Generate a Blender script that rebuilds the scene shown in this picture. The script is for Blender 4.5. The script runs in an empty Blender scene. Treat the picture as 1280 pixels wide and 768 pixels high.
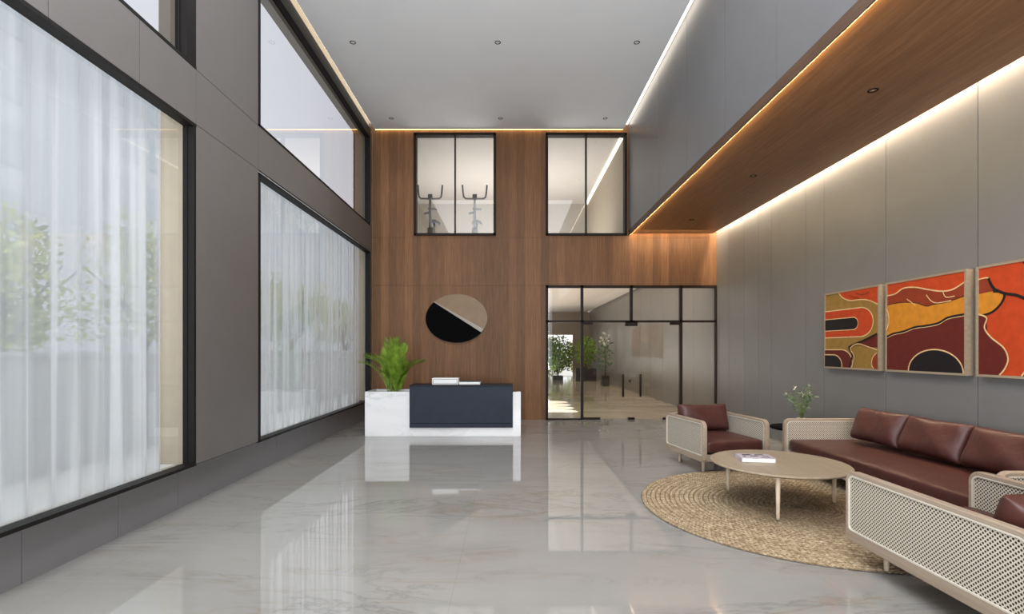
import bpy, bmesh, math, random
from mathutils import Vector, Matrix
random.seed(7)
PI = math.pi
S = bpy.context.scene
COL = S.collection

# ------------------------------------------------------------------ materials
def lin(c):
    return tuple(((v/255)/12.92 if v/255 <= .04045 else (((v/255)+.055)/1.055)**2.4) for v in c) + (1,)

class NT:
    def __init__(s, name):
        s.m = bpy.data.materials.new(name); s.m.use_nodes = True
        s.t = s.m.node_tree; s.t.nodes.clear()
        s.out = s.n('ShaderNodeOutputMaterial')
    def n(s, typ, **kw):
        nd = s.t.nodes.new(typ)
        for k, v in kw.items(): setattr(nd, k, v)
        return nd
    def l(s, a, b): s.t.links.new(a, b)
    def math(s, op, a, b=None, c=None):
        nd = s.n('ShaderNodeMath', operation=op)
        for i, v in enumerate((a, b, c)):
            if v is None: continue
            if isinstance(v, (int, float)): nd.inputs[i].default_value = v
            else: s.l(v, nd.inputs[i])
        return nd.outputs[0]
    def coords(s): return s.n('ShaderNodeTexCoord').outputs['Object']
    def mapping(s, vec, scale=(1,1,1), rot=(0,0,0)):
        mp = s.n('ShaderNodeMapping'); s.l(vec, mp.inputs['Vector'])
        mp.inputs['Scale'].default_value = scale; mp.inputs['Rotation'].default_value = rot
        return mp.outputs[0]
    def noise(s, vec, scale=5, detail=4, rough=.5, dist=0):
        nd = s.n('ShaderNodeTexNoise'); s.l(vec, nd.inputs['Vector'])
        nd.inputs['Scale'].default_value = scale; nd.inputs['Detail'].default_value = detail
        nd.inputs['Roughness'].default_value = rough; nd.inputs['Distortion'].default_value = dist
        return nd.outputs['Fac']
    def ramp(s, fac, stops):
        nd = s.n('ShaderNodeValToRGB'); s.l(fac, nd.inputs[0])
        e = nd.color_ramp.elements
        while len(e) < len(stops): e.new(.5)
        for i, (p, c) in enumerate(stops): e[i].position = p; e[i].color = c
        return nd.outputs[0]
    def mixc(s, fac, a, b, mode='MIX'):
        nd = s.n('ShaderNodeMix', data_type='RGBA', blend_type=mode)
        for sock, v in ((nd.inputs[0], fac), (nd.inputs[6], a), (nd.inputs[7], b)):
            if isinstance(v, (int, float)): sock.default_value = v
            elif isinstance(v, tuple): sock.default_value = v
            else: s.l(v, sock)
        return nd.outputs[2]
    def bump(s, h, strength=.2, dist=.01):
        nd = s.n('ShaderNodeBump'); s.l(h, nd.inputs['Height'])
        nd.inputs['Strength'].default_value = strength; nd.inputs['Distance'].default_value = dist
        return nd.outputs[0]
    def bsdf(s, col, rough=.5, metal=0, spec=.5, normal=None, coat=0, trans=0):
        b = s.n('ShaderNodeBsdfPrincipled')
        for key, v in (('Base Color', col), ('Roughness', rough), ('Metallic', metal), ('Specular IOR Level', spec), ('Coat Weight', coat), ('Transmission Weight', trans)):
            if isinstance(v, (int, float, tuple)): b.inputs[key].default_value = v
            else: s.l(v, b.inputs[key])
        if normal is not None: s.l(normal, b.inputs['Normal'])
        return b
    def done(s, sh):
        s.l(sh.outputs[0] if hasattr(sh, 'outputs') else sh, s.out.inputs['Surface']); return s.m

def plain(name, c, rough=.5, metal=0, var=.06, scale=9, spec=.5, bump=0, coat=0):
    t = NT(name); co = t.coords()
    f = t.noise(co, scale, 4)
    a = lin(c)
    lo = tuple(max(0, v*(1-var)) for v in a[:3])+(1,); hi = tuple(min(1, v*(1+var)) for v in a[:3])+(1,)
    col = t.ramp(f, [(.3, lo), (.7, hi)])
    nm = t.bump(t.noise(co, scale*14, 3), bump, .003) if bump else None
    return t.done(t.bsdf(col, rough, metal, spec, nm, coat))

def emit(name, c, strength):
    t = NT(name); e = t.n('ShaderNodeEmission'); e.inputs[0].default_value = lin(c); e.inputs[1].default_value = strength
    return t.done(e)

def wood(name, c1, c2, axis, plank=.0, across='X', rough=.45, grain=1.0, var=.28):
    """axis: grain direction; planks run along it and repeat across the other axis."""
    t = NT(name); co = t.coords()
    sx = {'X': (.5, 9, 9), 'Y': (9, .5, 9), 'Z': (9, 9, .5)}[axis]
    fine = t.noise(t.mapping(co, tuple(v*grain for v in sx)), 4.5, 7, .62, .4)
    broad = t.noise(t.mapping(co, tuple(v*.22*grain for v in sx)), 3, 3, .5, .8)
    col = t.ramp(fine, [(.28, lin(c1)), (.72, lin(c2))])
    col = t.mixc(t.math('MULTIPLY', broad, .5), col, lin(tuple(v*.78 for v in c1)))
    if plank:
        sep = t.n('ShaderNodeSeparateXYZ'); t.l(co, sep.inputs[0])
        idx = t.math('FLOOR', t.math('DIVIDE', sep.outputs[across], plank))
        wn = t.n('ShaderNodeTexWhiteNoise', noise_dimensions='1D'); t.l(idx, wn.inputs['W'])
        k = t.math('MULTIPLY_ADD', wn.outputs[0], var*2, 1-var)
        comb = t.n('ShaderNodeCombineColor'); [t.l(k, comb.inputs[i]) for i in range(3)]
        col = t.mixc(1.0, col, comb.outputs[0], 'MULTIPLY')
        fr = t.math('FRACT', t.math('DIVIDE', sep.outputs[across], plank))
        edge = t.math('LESS_THAN', fr, .012)
        col = t.mixc(t.math('MULTIPLY', edge, .45), col, lin((45, 32, 24)))
    return t.done(t.bsdf(col, rough, 0, .22, t.bump(fine, .08, .004)))

def marble(name, base, vein, warm, scale=1.0, rough=.06, spec=.5, tile=None, stretch=(1, 1, 1), coat=0, ior=None, veinw=1.0, vs=.42, ws=.4, cl=.14):
    t = NT(name); co = t.coords()
    mc = t.mapping(co, stretch, (0, 0, .35))
    cloud = t.noise(mc, .55*scale, 6, .6, 1.2)
    col = t.ramp(cloud, [(.3, lin(tuple(v*(1-cl) for v in base))), (.52, lin(base)), (.75, lin(tuple(min(255, v*(1+cl*.45)) for v in base)))])
    mask = t.ramp(t.noise(mc, .9*scale, 3, .5, .5), [(.42, (0, 0, 0, 1)), (.62, (1, 1, 1, 1))])
    n1 = t.noise(mc, .8*scale, 9, .62, 2.2)
    v1 = t.math('ABSOLUTE', t.math('SUBTRACT', n1, .5))
    m1 = t.ramp(v1, [(.0, (1, 1, 1, 1)), (.018*veinw, (.35, .35, .35, 1)), (.05*veinw, (0, 0, 0, 1))])
    col = t.mixc(t.math('MULTIPLY', t.math('MULTIPLY', m1, mask), vs), col, lin(vein))
    n2 = t.noise(t.mapping(co, tuple(v*1.3 for v in stretch), (0, 0, -.12)), .6*scale, 8, .6, 1.6)
    v2 = t.math('ABSOLUTE', t.math('SUBTRACT', n2, .56))
    m2 = t.ramp(v2, [(.0, (1, 1, 1, 1)), (.03*veinw, (.25, .25, .25, 1)), (.07*veinw, (0, 0, 0, 1))])
    col = t.mixc(t.math('MULTIPLY', t.math('MULTIPLY', m2, mask), ws), col, lin(warm))
    if tile:
        sep = t.n('ShaderNodeSeparateXYZ'); t.l(co, sep.inputs[0])
        e = None
        for ax, sz, off in (('X', tile[0], .35), ('Y', tile[1], 1.45)):
            fr = t.math('FRACT', t.math('DIVIDE', t.math('ADD', sep.outputs[ax], off), sz))
            q = t.math('LESS_THAN', fr, .0022)
            e = q if e is None else t.math('MAXIMUM', e, q)
        col = t.mixc(t.math('MULTIPLY', e, .16), col, lin((95, 92, 90)))
    b = t.bsdf(col, rough, 0, spec, None, coat)
    if ior: b.inputs['IOR'].default_value = ior
    return t.done(b)

def glass(name, tint=(.9, .93, .93, 1), refl=1.0, ior=1.5, haze=0):
    t = NT(name)
    tr = t.n('ShaderNodeBsdfTransparent'); tr.inputs[0].default_value = tint
    gl = t.n('ShaderNodeBsdfGlossy'); gl.inputs['Roughness'].default_value = .0
    gl.inputs[0].default_value = (.95, .95, .95, 1)
    lw = t.n('ShaderNodeLayerWeight'); lw.inputs[0].default_value = .5
    r0 = ((ior-1)/(ior+1))**2*2
    fr = t.math('MULTIPLY_ADD', t.math('POWER', lw.outputs['Facing'], 4.5), .9-r0, r0)
    mx = t.n('ShaderNodeMixShader'); t.l(t.math('MULTIPLY', fr, refl, ), mx.inputs[0])
    t.l(tr.outputs[0], mx.inputs[1]); t.l(gl.outputs[0], mx.inputs[2])
    return t.done(mx)

def cane_mat(name):
    t = NT(name)
    uv = t.n('ShaderNodeUVMap'); uv.uv_map = 'UVMap'
    sep = t.n('ShaderNodeSeparateXYZ'); t.l(uv.outputs[0], sep.inputs[0])
    P = .026
    def dots(ox, oy):
        u = t.math('SUBTRACT', t.math('FRACT', t.math('ADD', t.math('DIVIDE', sep.outputs[0], P), ox)), .5)
        v = t.math('SUBTRACT', t.math('FRACT', t.math('ADD', t.math('DIVIDE', sep.outputs[1], P), oy)), .5)
        return t.math('SQRT', t.math('ADD', t.math('MULTIPLY', u, u), t.math('MULTIPLY', v, v)))
    d = t.math('MINIMUM', dots(0, 0), dots(.5, .5))
    hole = t.math('LESS_THAN', d, .22)
    col = t.ramp(d, [(.22, lin((150, 138, 120))), (.3, lin((214, 205, 190))), (.5, lin((196, 186, 168)))])
    b = t.bsdf(col, .6, 0, .3)
    tr = t.n('ShaderNodeBsdfTransparent')
    mx = t.n('ShaderNodeMixShader'); t.l(hole, mx.inputs[0]); t.l(b.outputs[0], mx.inputs[1]); t.l(tr.outputs[0], mx.inputs[2])
    return t.done(mx)

def sheer_mat(name):
    t = NT(name)
    tr = t.n('ShaderNodeBsdfTransparent'); tr.inputs[0].default_value = (.95, .97, .98, 1)
    df = t.n('ShaderNodeBsdfDiffuse'); df.inputs[0].default_value = (.9, .91, .92, 1)
    tl = t.n('ShaderNodeBsdfTranslucent'); tl.inputs[0].default_value = (.88, .9, .92, 1)
    m1 = t.n('ShaderNodeMixShader'); m1.inputs[0].default_value = .6; t.l(df.outputs[0], m1.inputs[1]); t.l(tl.outputs[0], m1.inputs[2])
    lw = t.n('ShaderNodeLayerWeight'); lw.inputs[0].default_value = .5
    co = t.coords()
    st = t.n('ShaderNodeTexNoise', noise_dimensions='3D'); t.l(t.mapping(co, (0.3, 7.5, .12)), st.inputs['Vector']); st.inputs['Scale'].default_value = 1.0; st.inputs['Detail'].default_value = 2
    band = t.ramp(st.outputs['Fac'], [(.40, (.36, .36, .36, 1)), (.52, (.50, .50, .50, 1)), (.60, (.84, .84, .84, 1))])
    op = t.math('MULTIPLY_ADD', lw.outputs['Facing'], .35, band)
    op = t.math('MINIMUM', op, .97)
    m2 = t.n('ShaderNodeMixShader'); t.l(op, m2.inputs[0]); t.l(tr.outputs[0], m2.inputs[1]); t.l(m1.outputs[0], m2.inputs[2])
    return t.done(m2)

def leather(name, c):
    t = NT(name); co = t.coords()
    f = t.noise(co, 6, 5, .6)
    a = lin(c)
    col = t.ramp(f, [(.3, tuple(v*.82 for v in a[:3])+(1,)), (.7, tuple(v*1.18 for v in a[:3])+(1,))])
    h = t.noise(co, 3.5, 4, .5, 1.0)
    h2 = t.noise(co, 180, 2)
    hh = t.math('ADD', h, t.math('MULTIPLY', h2, .03))
    return t.done(t.bsdf(col, .42, 0, .45, t.bump(hh, .35, .03)))

def leaf_mat(name, c1, c2, scale=8, trans=.35):
    t = NT(name); co = t.coords()
    col = t.ramp(t.noise(co, scale, 3), [(.35, lin(c1)), (.65, lin(c2))])
    b = t.bsdf(col, .5, 0, .3)
    tl = t.n('ShaderNodeBsdfTranslucent'); t.l(col, tl.inputs[0])
    mx = t.n('ShaderNodeMixShader'); mx.inputs[0].default_value = trans
    t.l(b.outputs[0], mx.inputs[1]); t.l(tl.outputs[0], mx.inputs[2])
    return t.done(mx)

def jute_mat():
    t = NT('jute'); co = t.coords()
    f = t.noise(co, 26, 4, .7)
    col = t.ramp(f, [(.28, lin((116, 97, 74))), (.5, lin((176, 156, 126))), (.72, lin((214, 199, 172)))])
    sep = t.n('ShaderNodeSeparateXYZ'); t.l(co, sep.inputs[0])
    r = t.math('SQRT', t.math('ADD', t.math('MULTIPLY', sep.outputs[0], sep.outputs[0]), t.math('MULTIPLY', sep.outputs[1], sep.outputs[1])))
    q = t.math('FRACT', t.math('DIVIDE', t.math('SUBTRACT', 1.45, r), .046))
    edge = t.math('GREATER_THAN', t.math('ABSOLUTE', t.math('SUBTRACT', q, .5)), .40)
    col = t.mixc(t.math('MULTIPLY', edge, .6), col, lin((70, 54, 38)))
    wn = t.n('ShaderNodeTexNoise', noise_dimensions='1D'); t.l(t.math('MULTIPLY', r, 9), wn.inputs['W']); wn.inputs['Detail'].default_value = 2
    col = t.mixc(t.ramp(wn.outputs['Fac'], [(.4, (0, 0, 0, 1)), (.7, (.5, .5, .5, 1))]), col, lin((112, 92, 66)))
    inner = t.ramp(r, [(.45, (.55, .55, .55, 1)), (1.05, (0, 0, 0, 1))])  # darker centre: darker weave plus the table's shadow painted into the colour
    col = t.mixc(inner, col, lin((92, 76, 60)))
    return t.done(t.bsdf(col, .85, 0, .15))

M = {}
M['floor'] = marble('floor_marble', (153, 151, 147), (98, 95, 93), (134, 116, 90), .9, .03, .5, (2.4, 1.2), (.5, 1.7, 1), 0, 1.6, .7, .42, .45, .06)
M['corr_floor'] = marble('corridor_marble', (196, 184, 166), (150, 138, 120), (168, 148, 120), 1.0, .1, .5, None, (.6, 1.3, 1))
M['desk_marble'] = marble('white_marble', (236, 236, 237), (150, 156, 164), (196, 196, 198), 1.3, .12, .5, None, (.55, 1, 1.6), 0, None, .9, .5, .3, .03)
M['panel'] = plain('wall_panel_grey', (121, 120, 120), .38, 0, .03, 3, .4)
M['panel_bulk'] = plain('bulkhead_grey', (106, 105, 107), .38, 0, .03, 3, .4)
M['panel_left'] = plain('wall_panel_taupe', (104, 100, 98), .36, 0, .03, 3, .45)
M['plinth'] = plain('plinth_grey', (128, 126, 128), .36, 0, .03, 3, .45)
M['gap'] = plain('shadow_gap', (40, 38, 37), .8, 0, .02)
M['ceil'] = plain('ceiling_paint', (226, 226, 227), .75, 0, .015, 2, .2)
M['frame'] = plain('dark_frame', (27, 25, 24), .5, 0, .05, 9, .15)
M['bronze'] = plain('bronze_frame', (38, 29, 24), .5, 0, .05, 9, .15)
M['reveal'] = plain('reveal_beige', (176, 164, 144), .6, 0, .03)
M['wood_wall'] = wood('wood_wall', (112, 77, 51), (144, 104, 72), 'Z', .1725, 'X', .5, 1.0, .19)
M['wood_soffit'] = wood('wood_soffit', (106, 72, 47), (143, 103, 71), 'Y', .0, 'X', .42, .8)
M['wood_lip'] = wood('wood_lip', (80, 58, 44), (104, 78, 60), 'Y', .0, 'X', .5, .8)
M['oak'] = wood('pale_oak', (158, 140, 122), (184, 166, 147), 'Y', .0, 'X', .5, 1.2)
M['oak_flat'] = plain('oak_leg', (196, 178, 154), .45, 0, .06, 12)
M['table'] = wood('table_oak', (158, 141, 119), (180, 163, 140), 'Y', .0, 'X', .38, .8)
M['glass_win'] = glass('window_glass', (.94, .95, .96, 1), .9)
M['glass_up'] = glass('upper_window_glass', (.44, .44, .46, 1), 1.5)
M['glass_door'] = glass('door_glass', (.86, .83, .79, 1), 1.0)
M['glass_gym'] = glass('gym_window_glass', (.95, .94, .92, 1), 1.0)
M['cane'] = cane_mat('woven_cane'); M['cane_edge'] = plain('cane_edge', (212, 204, 190), .55, 0, .04)
M['sheer'] = sheer_mat('sheer_voile')
M['leather'] = leather('brown_leather', (76, 42, 37)); M['seam'] = plain('leather_seam', (74, 38, 33), .5)
M['lining'] = plain('cane_lining', (74, 62, 54), .9, 0, .05, 9, .1)
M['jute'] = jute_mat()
M['slate'] = plain('slate_blue', (42, 49, 61), .55, 0, .12, 5, .2)
M['slate_dark'] = plain('slate_top', (28, 31, 40), .5, 0, .06, 5, .2)
M['white'] = plain('white_paper', (232, 232, 232), .5, 0, .02)
M['ink'] = plain('ink_dark', (40, 40, 44), .5, 0, .05)
M['mauve'] = plain('book_mauve', (190, 180, 190), .5)
M['black'] = plain('black_lacquer', (5, 5, 6), .6, 0, .02, 9, .03)
M['tan'] = plain('tan_brass', (128, 101, 68), .45, 0, .07, 6)
M['steel'] = plain('brushed_edge', (150, 137, 122), .35, 0, .04)
M['gym_wall'] = plain('gym_wall', (168, 160, 148), .35, 0, .03, 2); M['gym_ceil'] = plain('gym_ceiling', (214, 209, 203), .6, 0, .02, 2)
M['gym_metal'] = plain('gym_metal', (96, 94, 94), .4, .4, .08); M['gym_black'] = plain('gym_plastic', (62, 60, 60), .5)
M['corr_wall'] = plain('corridor_wall', (130, 126, 121), .4, 0, .03, 2)
M['corr_end'] = plain('corridor_end', (150, 134, 116), .5, 0, .05, 2)
M['palm'] = leaf_mat('palm_leaf', (96, 136, 36), (158, 186, 72)); M['palm_stem'] = plain('palm_stem', (122, 140, 62), .5)
M['leaf'] = leaf_mat('tree_leaf', (112, 130, 44), (186, 192, 92), 2); M['leaf_dark'] = leaf_mat('shrub_leaf', (60, 92, 48), (120, 150, 84), 5)
M['leaf_blue'] = leaf_mat('sprig_leaf', (96, 118, 92), (150, 164, 136), 20); M['blossom'] = plain('blossom', (236, 232, 222), .6)
M['bark'] = plain('bark', (96, 82, 68), .85, 0, .2, 14, .2, .5)
M['soil'] = plain('soil', (62, 50, 40), .95, 0, .2, 30, .1, .6)
M['pot'] = plain('black_pot', (34, 33, 33), .45)
M['paving'] = plain('outdoor_paving', (212, 210, 206), .8, 0, .06, 1.2); M['fence'] = plain('fence_wall', (188, 190, 192), .8, 0, .05, 1)
M['facade'] = plain('facade_grey', (160, 163, 168), .7, 0, .03, .5); M['facade_glass'] = plain('facade_glass', (132, 140, 148), .3, 0, .08, .5)
M['led_cool'] = emit('led_white', (255, 244, 226), 5); M['led_wall'] = emit('led_wallwash', (255, 232, 200), 120)
M['led_gold'] = emit('led_gold', (255, 224, 160), 60); M['led_end'] = emit('led_end', (255, 206, 140), 60); M['led_gym'] = emit('led_gym', (255, 240, 218), 2.2); M['led_back'] = emit('led_back', (255, 214, 140), 7)
M['lens'] = emit('lamp_lens', (255, 240, 220), .3)
for k, c in dict(p_red=(190, 68, 30), p_brown=(140, 56, 32), p_yel=(206, 134, 40), p_mar=(98, 34, 28), p_blk=(26, 22, 24), p_cream=(226, 190, 140), p_olive=(150, 116, 56)).items():
    M[k] = plain('paint_'+k, c, .6, 0, .1, 14, .3, .2)

# ------------------------------------------------------------------ geometry helpers
def new_obj(name, bm, mat, parent=None, smooth=False, recalc=True):
    me = bpy.data.meshes.new(name)
    if recalc: bmesh.ops.recalc_face_normals(bm, faces=bm.faces)
    if smooth:
        for f in bm.faces: f.smooth = True
    bm.to_mesh(me); bm.free()
    for m in (mat if isinstance(mat, (list, tuple)) else [mat]): me.materials.append(M[m] if isinstance(m, str) else m)
    o = bpy.data.objects.new(name, me); COL.objects.link(o)
    if parent is not None: o.parent = parent
    if smooth == 'angle':
        pass
    return o

def auto(o, ang=40):
    me = o.data
    for p in me.polygons: p.use_smooth = True
    try: me.set_sharp_from_angle(angle=math.radians(ang))
    except Exception: pass
    return o

def box(bm, lo, hi, mi=0, bev=0, seg=2):
    r = bmesh.ops.create_cube(bm, size=1)
    vs = r['verts']
    c = [(a+b)/2 for a, b in zip(lo, hi)]; d = [abs(b-a) for a, b in zip(lo, hi)]
    for v in vs: v.co = Vector((c[0]+v.co.x*d[0], c[1]+v.co.y*d[1], c[2]+v.co.z*d[2]))
    fs = set(f for v in vs for f in v.link_faces)
    for f in fs: f.material_index = mi
    if bev:
        es = list(set(e for v in vs for e in v.link_edges))
        bmesh.ops.bevel(bm, geom=es, offset=bev, segments=seg, profile=.5, affect='EDGES')
    return vs

def B(): return bmesh.new()

def tube(bm, pts, rad, seg=8, cap=True, mi=0):
    pts = [Vector(p) for p in pts]
    rs = rad if isinstance(rad, (list, tuple)) else [rad]*len(pts)
    rings = []; up = None
    for i, p in enumerate(pts):
        if i == 0: d = pts[1]-p
        elif i == len(pts)-1: d = p-pts[i-1]
        else: d = (pts[i+1]-p).normalized()+(p-pts[i-1]).normalized()
        d.normalize()
        if up is None:
            up = Vector((0, 0, 1)) if abs(d.z) < .9 else Vector((1, 0, 0))
        a = up.cross(d).normalized(); b = d.cross(a).normalized(); up = b
        rings.append([bm.verts.new(p+(a*math.cos(2*PI*k/seg)+b*math.sin(2*PI*k/seg))*rs[i]) for k in range(seg)])
    for i in range(len(rings)-1):
        for k in range(seg):
            f = bm.faces.new((rings[i][k], rings[i][(k+1) % seg], rings[i+1][(k+1) % seg], rings[i+1][k])); f.material_index = mi; f.smooth = True
    if cap:
        bm.faces.new(rings[0][::-1]).material_index = mi; bm.faces.new(rings[-1]).material_index = mi

def lathe(bm, prof, seg=32, c=(0, 0, 0), mi=0):
    rings = []
    for r, z in prof:
        if r < 1e-6: rings.append([bm.verts.new((c[0], c[1], c[2]+z))])
        else: rings.append([bm.verts.new((c[0]+r*math.cos(2*PI*k/seg), c[1]+r*math.sin(2*PI*k/seg), c[2]+z)) for k in range(seg)])
    for a, b in zip(rings, rings[1:]):
        for k in range(seg):
            k2 = (k+1) % seg
            if len(a) == 1 and len(b) == 1: continue
            if len(a) == 1: vs = (a[0], b[k], b[k2])
            elif len(b) == 1: vs = (a[k], a[k2], b[0])
            else: vs = (a[k], a[k2], b[k2], b[k])
            f = bm.faces.new(vs); f.material_index = mi

def poly_extrude(bm, pts, d0, d1, to3):
    """closed polygon pts (u,v) extruded from d0 to d1 with to3(u,v,d)."""
    a = [bm.verts.new(to3(u, v, d0)) for u, v in pts]; b = [bm.verts.new(to3(u, v, d1)) for u, v in pts]
    n = len(pts)
    bm.faces.new(a); bm.faces.new(b[::-1])
    for i in range(n): bm.faces.new((a[i], a[(i+1) % n], b[(i+1) % n], b[i]))

def ring_extrude(bm, outer, inner, d0, d1, to3):
    n = len(outer)
    q = [[bm.verts.new(to3(u, v, d)) for u, v in p] for p in (outer, inner) for d in (d0, d1)]
    oa, ob, ia, ib = q
    for i in range(n):
        j = (i+1) % n
        for vs in ((oa[i], oa[j], ob[j], ob[i]), (ia[i], ib[i], ib[j], ia[j]), (oa[i], ia[i], ia[j], oa[j]), (ob[i], ob[j], ib[j], ib[i])): bm.faces.new(vs)

def rrect(u0, u1, v0, v1, r, n=6):
    """rounded rectangle; r = (bl, br, tr, tl)."""
    out = []
    for (cx, cy, rr, a0) in ((u0+r[0], v0+r[0], r[0], PI), (u1-r[1], v0+r[1], r[1], 1.5*PI), (u1-r[2], v1-r[2], r[2], 0), (u0+r[3], v1-r[3], r[3], .5*PI)):
        for k in range(n+1):
            a = a0+.5*PI*k/n; out.append((cx+rr*math.cos(a), cy+rr*math.sin(a)))
    return out

def empty(name, loc=(0, 0, 0), rz=0, label=None, cat=None, group=None):
    o = bpy.data.objects.new(name, None); COL.objects.link(o)
    o.location = loc; o.rotation_euler = (0, 0, rz); o.empty_display_size = .1
    if label: tag(o, label, cat, group)
    return o
def tag(o, label, cat, group=None):
    o['label'] = label; o['category'] = cat
    if group: o['group'] = group
    return o
def struct(o, label=None, cat=None):
    o['kind'] = 'structure'
    if label: o['label'] = label; o['category'] = cat
    return o
def copy_tree(o, parent=None):
    c = o.copy(); COL.objects.link(c)
    if parent is not None:
        c.parent = parent
    for ch in list(o.children): copy_tree(ch, c)
    return c

def pillow_mesh(w, h, t, n=18, pinch=.0, seed=0, e=.28):
    """a soft box cushion, w (x) by h (z) by t (y), rounded with puffy faces."""
    rnd = random.Random(seed)
    bm = B(); ph = [rnd.uniform(0, 6) for _ in range(6)]
    def side(sg):
        g = []
        for i in range(n+1):
            row = []
            for j in range(n+1):
                u = -1+2*i/n; v = -1+2*j/n
                uu = math.copysign(abs(u)**.8, u); vv = math.copysign(abs(v)**.8, v)
                k = (max(0, 1-abs(uu)**5))**.5*(max(0, 1-abs(vv)**4))**.5
                x = uu*w/2*(1-.03*pinch*(1-abs(vv))); z = vv*h/2*(1-.05*pinch*(1-abs(uu)))
                y = sg*(t/2)*(.22+.78*k) if k > 0 else sg*t/2*.22
                y += .008*math.sin(5*uu+ph[0]+3*vv)*k
                rr = .04
                row.append((x, y, z))
            g.append(row)
        return g
    A, Bk = side(-1), side(1)
    va = [[bm.verts.new(p) for p in r] for r in A]; vb = [[bm.verts.new(p) for p in r] for r in Bk]
    for i in range(n):
        for j in range(n):
            bm.faces.new((va[i][j], va[i+1][j], va[i+1][j+1], va[i][j+1])); bm.faces.new((vb[i][j], vb[i][j+1], vb[i+1][j+1], vb[i+1][j]))
    def strip(la, lb):
        for k in range(len(la)-1): bm.faces.new((la[k], lb[k], lb[k+1], la[k+1]))
    strip([va[i][0] for i in range(n+1)], [vb[i][0] for i in range(n+1)]); strip([va[i][n] for i in range(n+1)], [vb[i][n] for i in range(n+1)])
    strip(va[0], vb[0]); strip(va[n], vb[n])
    return bm

def leaf_quad(bm, p, d, up, L, W, bend=.2, mi=0):
    d = d.normalized(); s = d.cross(up)
    if s.length < 1e-4: s = Vector((1, 0, 0))
    s.normalize(); nrm = s.cross(d)
    a = bm.verts.new(p); b = bm.verts.new(p+d*L*.5+s*W*.5+nrm*bend*L*.2); c = bm.verts.new(p+d*L-nrm*bend*L*.3); e = bm.verts.new(p+d*L*.5-s*W*.5+nrm*bend*L*.2)
    f = bm.faces.new((a, b, c, e)); f.material_index = mi
def rvec(rnd=random):
    while True:
        v = Vector((rnd.uniform(-1, 1), rnd.uniform(-1, 1), rnd.uniform(-1, 1)))
        if .05 < v.length < 1: return v

# ------------------------------------------------------------------ key dimensions (metres)
XL, XR, YB, ZC = -2.95, 4.47, 11.03, 6.24
YR = -5.0                      # rear of the hall, behind the camera
XB = 2.57                      # face of the upper bulkhead
WT = .36                       # left wall thickness
SILL, W1T, W2B, W2T = .42, 3.60, 4.18, 6.12

# ------------------------------------------------------------------ floor, ceiling
bm = B(); box(bm, (XL-.5, YR, -.15), (XR+.1, YB+.12, 0)); struct(new_obj('floor', bm, 'floor'))
bm = B()
box(bm, (XL+.07, YR, ZC), (XB-.11, YB-.05, ZC+.06)); box(bm, (XL-WT, YR, ZC+.16), (XB+.2, YB, ZC+.24))
struct(new_obj('ceiling', bm, 'ceil'))

# ------------------------------------------------------------------ left wall: panels around four windows
def slab(bm, y0, y1, z0, z1, joints=(), g=.006, x=XL, t=.03, mi=0):
    ys = [y0]+[j for j in joints if y0 < j < y1]+[y1]
    for a, b in zip(ys, ys[1:]): box(bm, (x-t, a+g/2, z0+g/2), (x, b-g/2, z1-g/2), mi)
LJ = [-4.0, -3.2, -2.4, -1.6, -.8, .0, .85, 1.66, 2.47, 3.28, 4.09, 4.83, 6.03, 6.9, 7.7, 8.5, 9.3, 10.1]
W1 = (.9, 4.77); W2 = (6.03, 10.93)
bm = B()
slab(bm, YR, YB, W1T+.03, W2B-.03, [j for j in LJ if j < 6.1])    # spandrel
for a, b in ((YR, W1[0]), (4.83, 6.03)):                # piers below and above
    slab(bm, a, b, SILL, W1T+.03, LJ); slab(bm, a, b, W2B-.03, ZC+.1, LJ)
slab(bm, YB-.10, YB, SILL, W1T+.03); slab(bm, YB-.12, YB, W2B-.03, ZC+.1)
# backing and reveals
def backing(y0, y1, z0, z1, x=XL-.031): box(bm, (XL-WT, y0, z0), (x, y1, z1), 1)
backing(YR, YB, W1T+.42, W2B-.03); backing(YR, YB, ZC-.1, ZC+.16)
for a, b in ((YR, W1[0]-.06), (4.84, 5.97), (YB-.02, YB)): backing(a, b, SILL, ZC-.1)
box(bm, (XL-.5, YR, -.1), (XL-.38, YB, .32), 1)
struct(new_obj('wall_left', bm, ['panel_left', 'reveal']))
# sloping plinth under the sills
bm = B()
for a, b in zip([YR]+LJ[:12]+[6.9, 8.1, 9.3], LJ[:12]+[6.9, 8.1, 9.3, YB]):
    g = .003
    box(bm, (XL-.20, a+g, 0), (XL-.17, b-g, SILL-.03))
box(bm, (XL-.195, YR, .0), (XL-.175, YB, SILL-.04), 1); box(bm, (XL-.20, YR, SILL-.03), (XL-.03, YB, SILL-.012))
struct(new_obj('baseboard_left', bm, ['plinth', 'gap']))

def left_window(n, y0, y1, z0, z1, mull=(), gm='glass_win', fw=.05, top=.03):
    w = empty('window_%d' % n, (XL-.06, (y0+y1)/2, z0)); struct(w)
    X0, X1 = XL-.10, XL+.004
    ox, oy, oz = w.location
    bm = B()
    def fb(a, b, c, d, e=X1): box(bm, (X0-ox, a-oy, c-oz), (e-ox, b-oy, d-oz), 0)
    fb(y0, y1, z0, z0+.028); fb(y0, y1, z1-top, z1); fb(y0, y0+fw, z0, z1); fb(y1-fw, y1, z0, z1, XL-.0)
    fb(y1-fw-.012, y1-fw, z0, z1, XL-.06)
    for m in mull: fb(m-.006, m+.006, z0, z1, XL-.05)
    new_obj('window_frame', bm, 'frame', w)
    bm = B(); vs = [bm.verts.new((XL-.075-ox, a-oy, b-oz)) for a, b in ((y0+.02, z0+.02), (y1-.02, z0+.02), (y1-.02, z1-.02), (y0+.02, z1-.02))]; bm.faces.new(vs)
    new_obj('window_pane', bm, gm, w)
    return w
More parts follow.
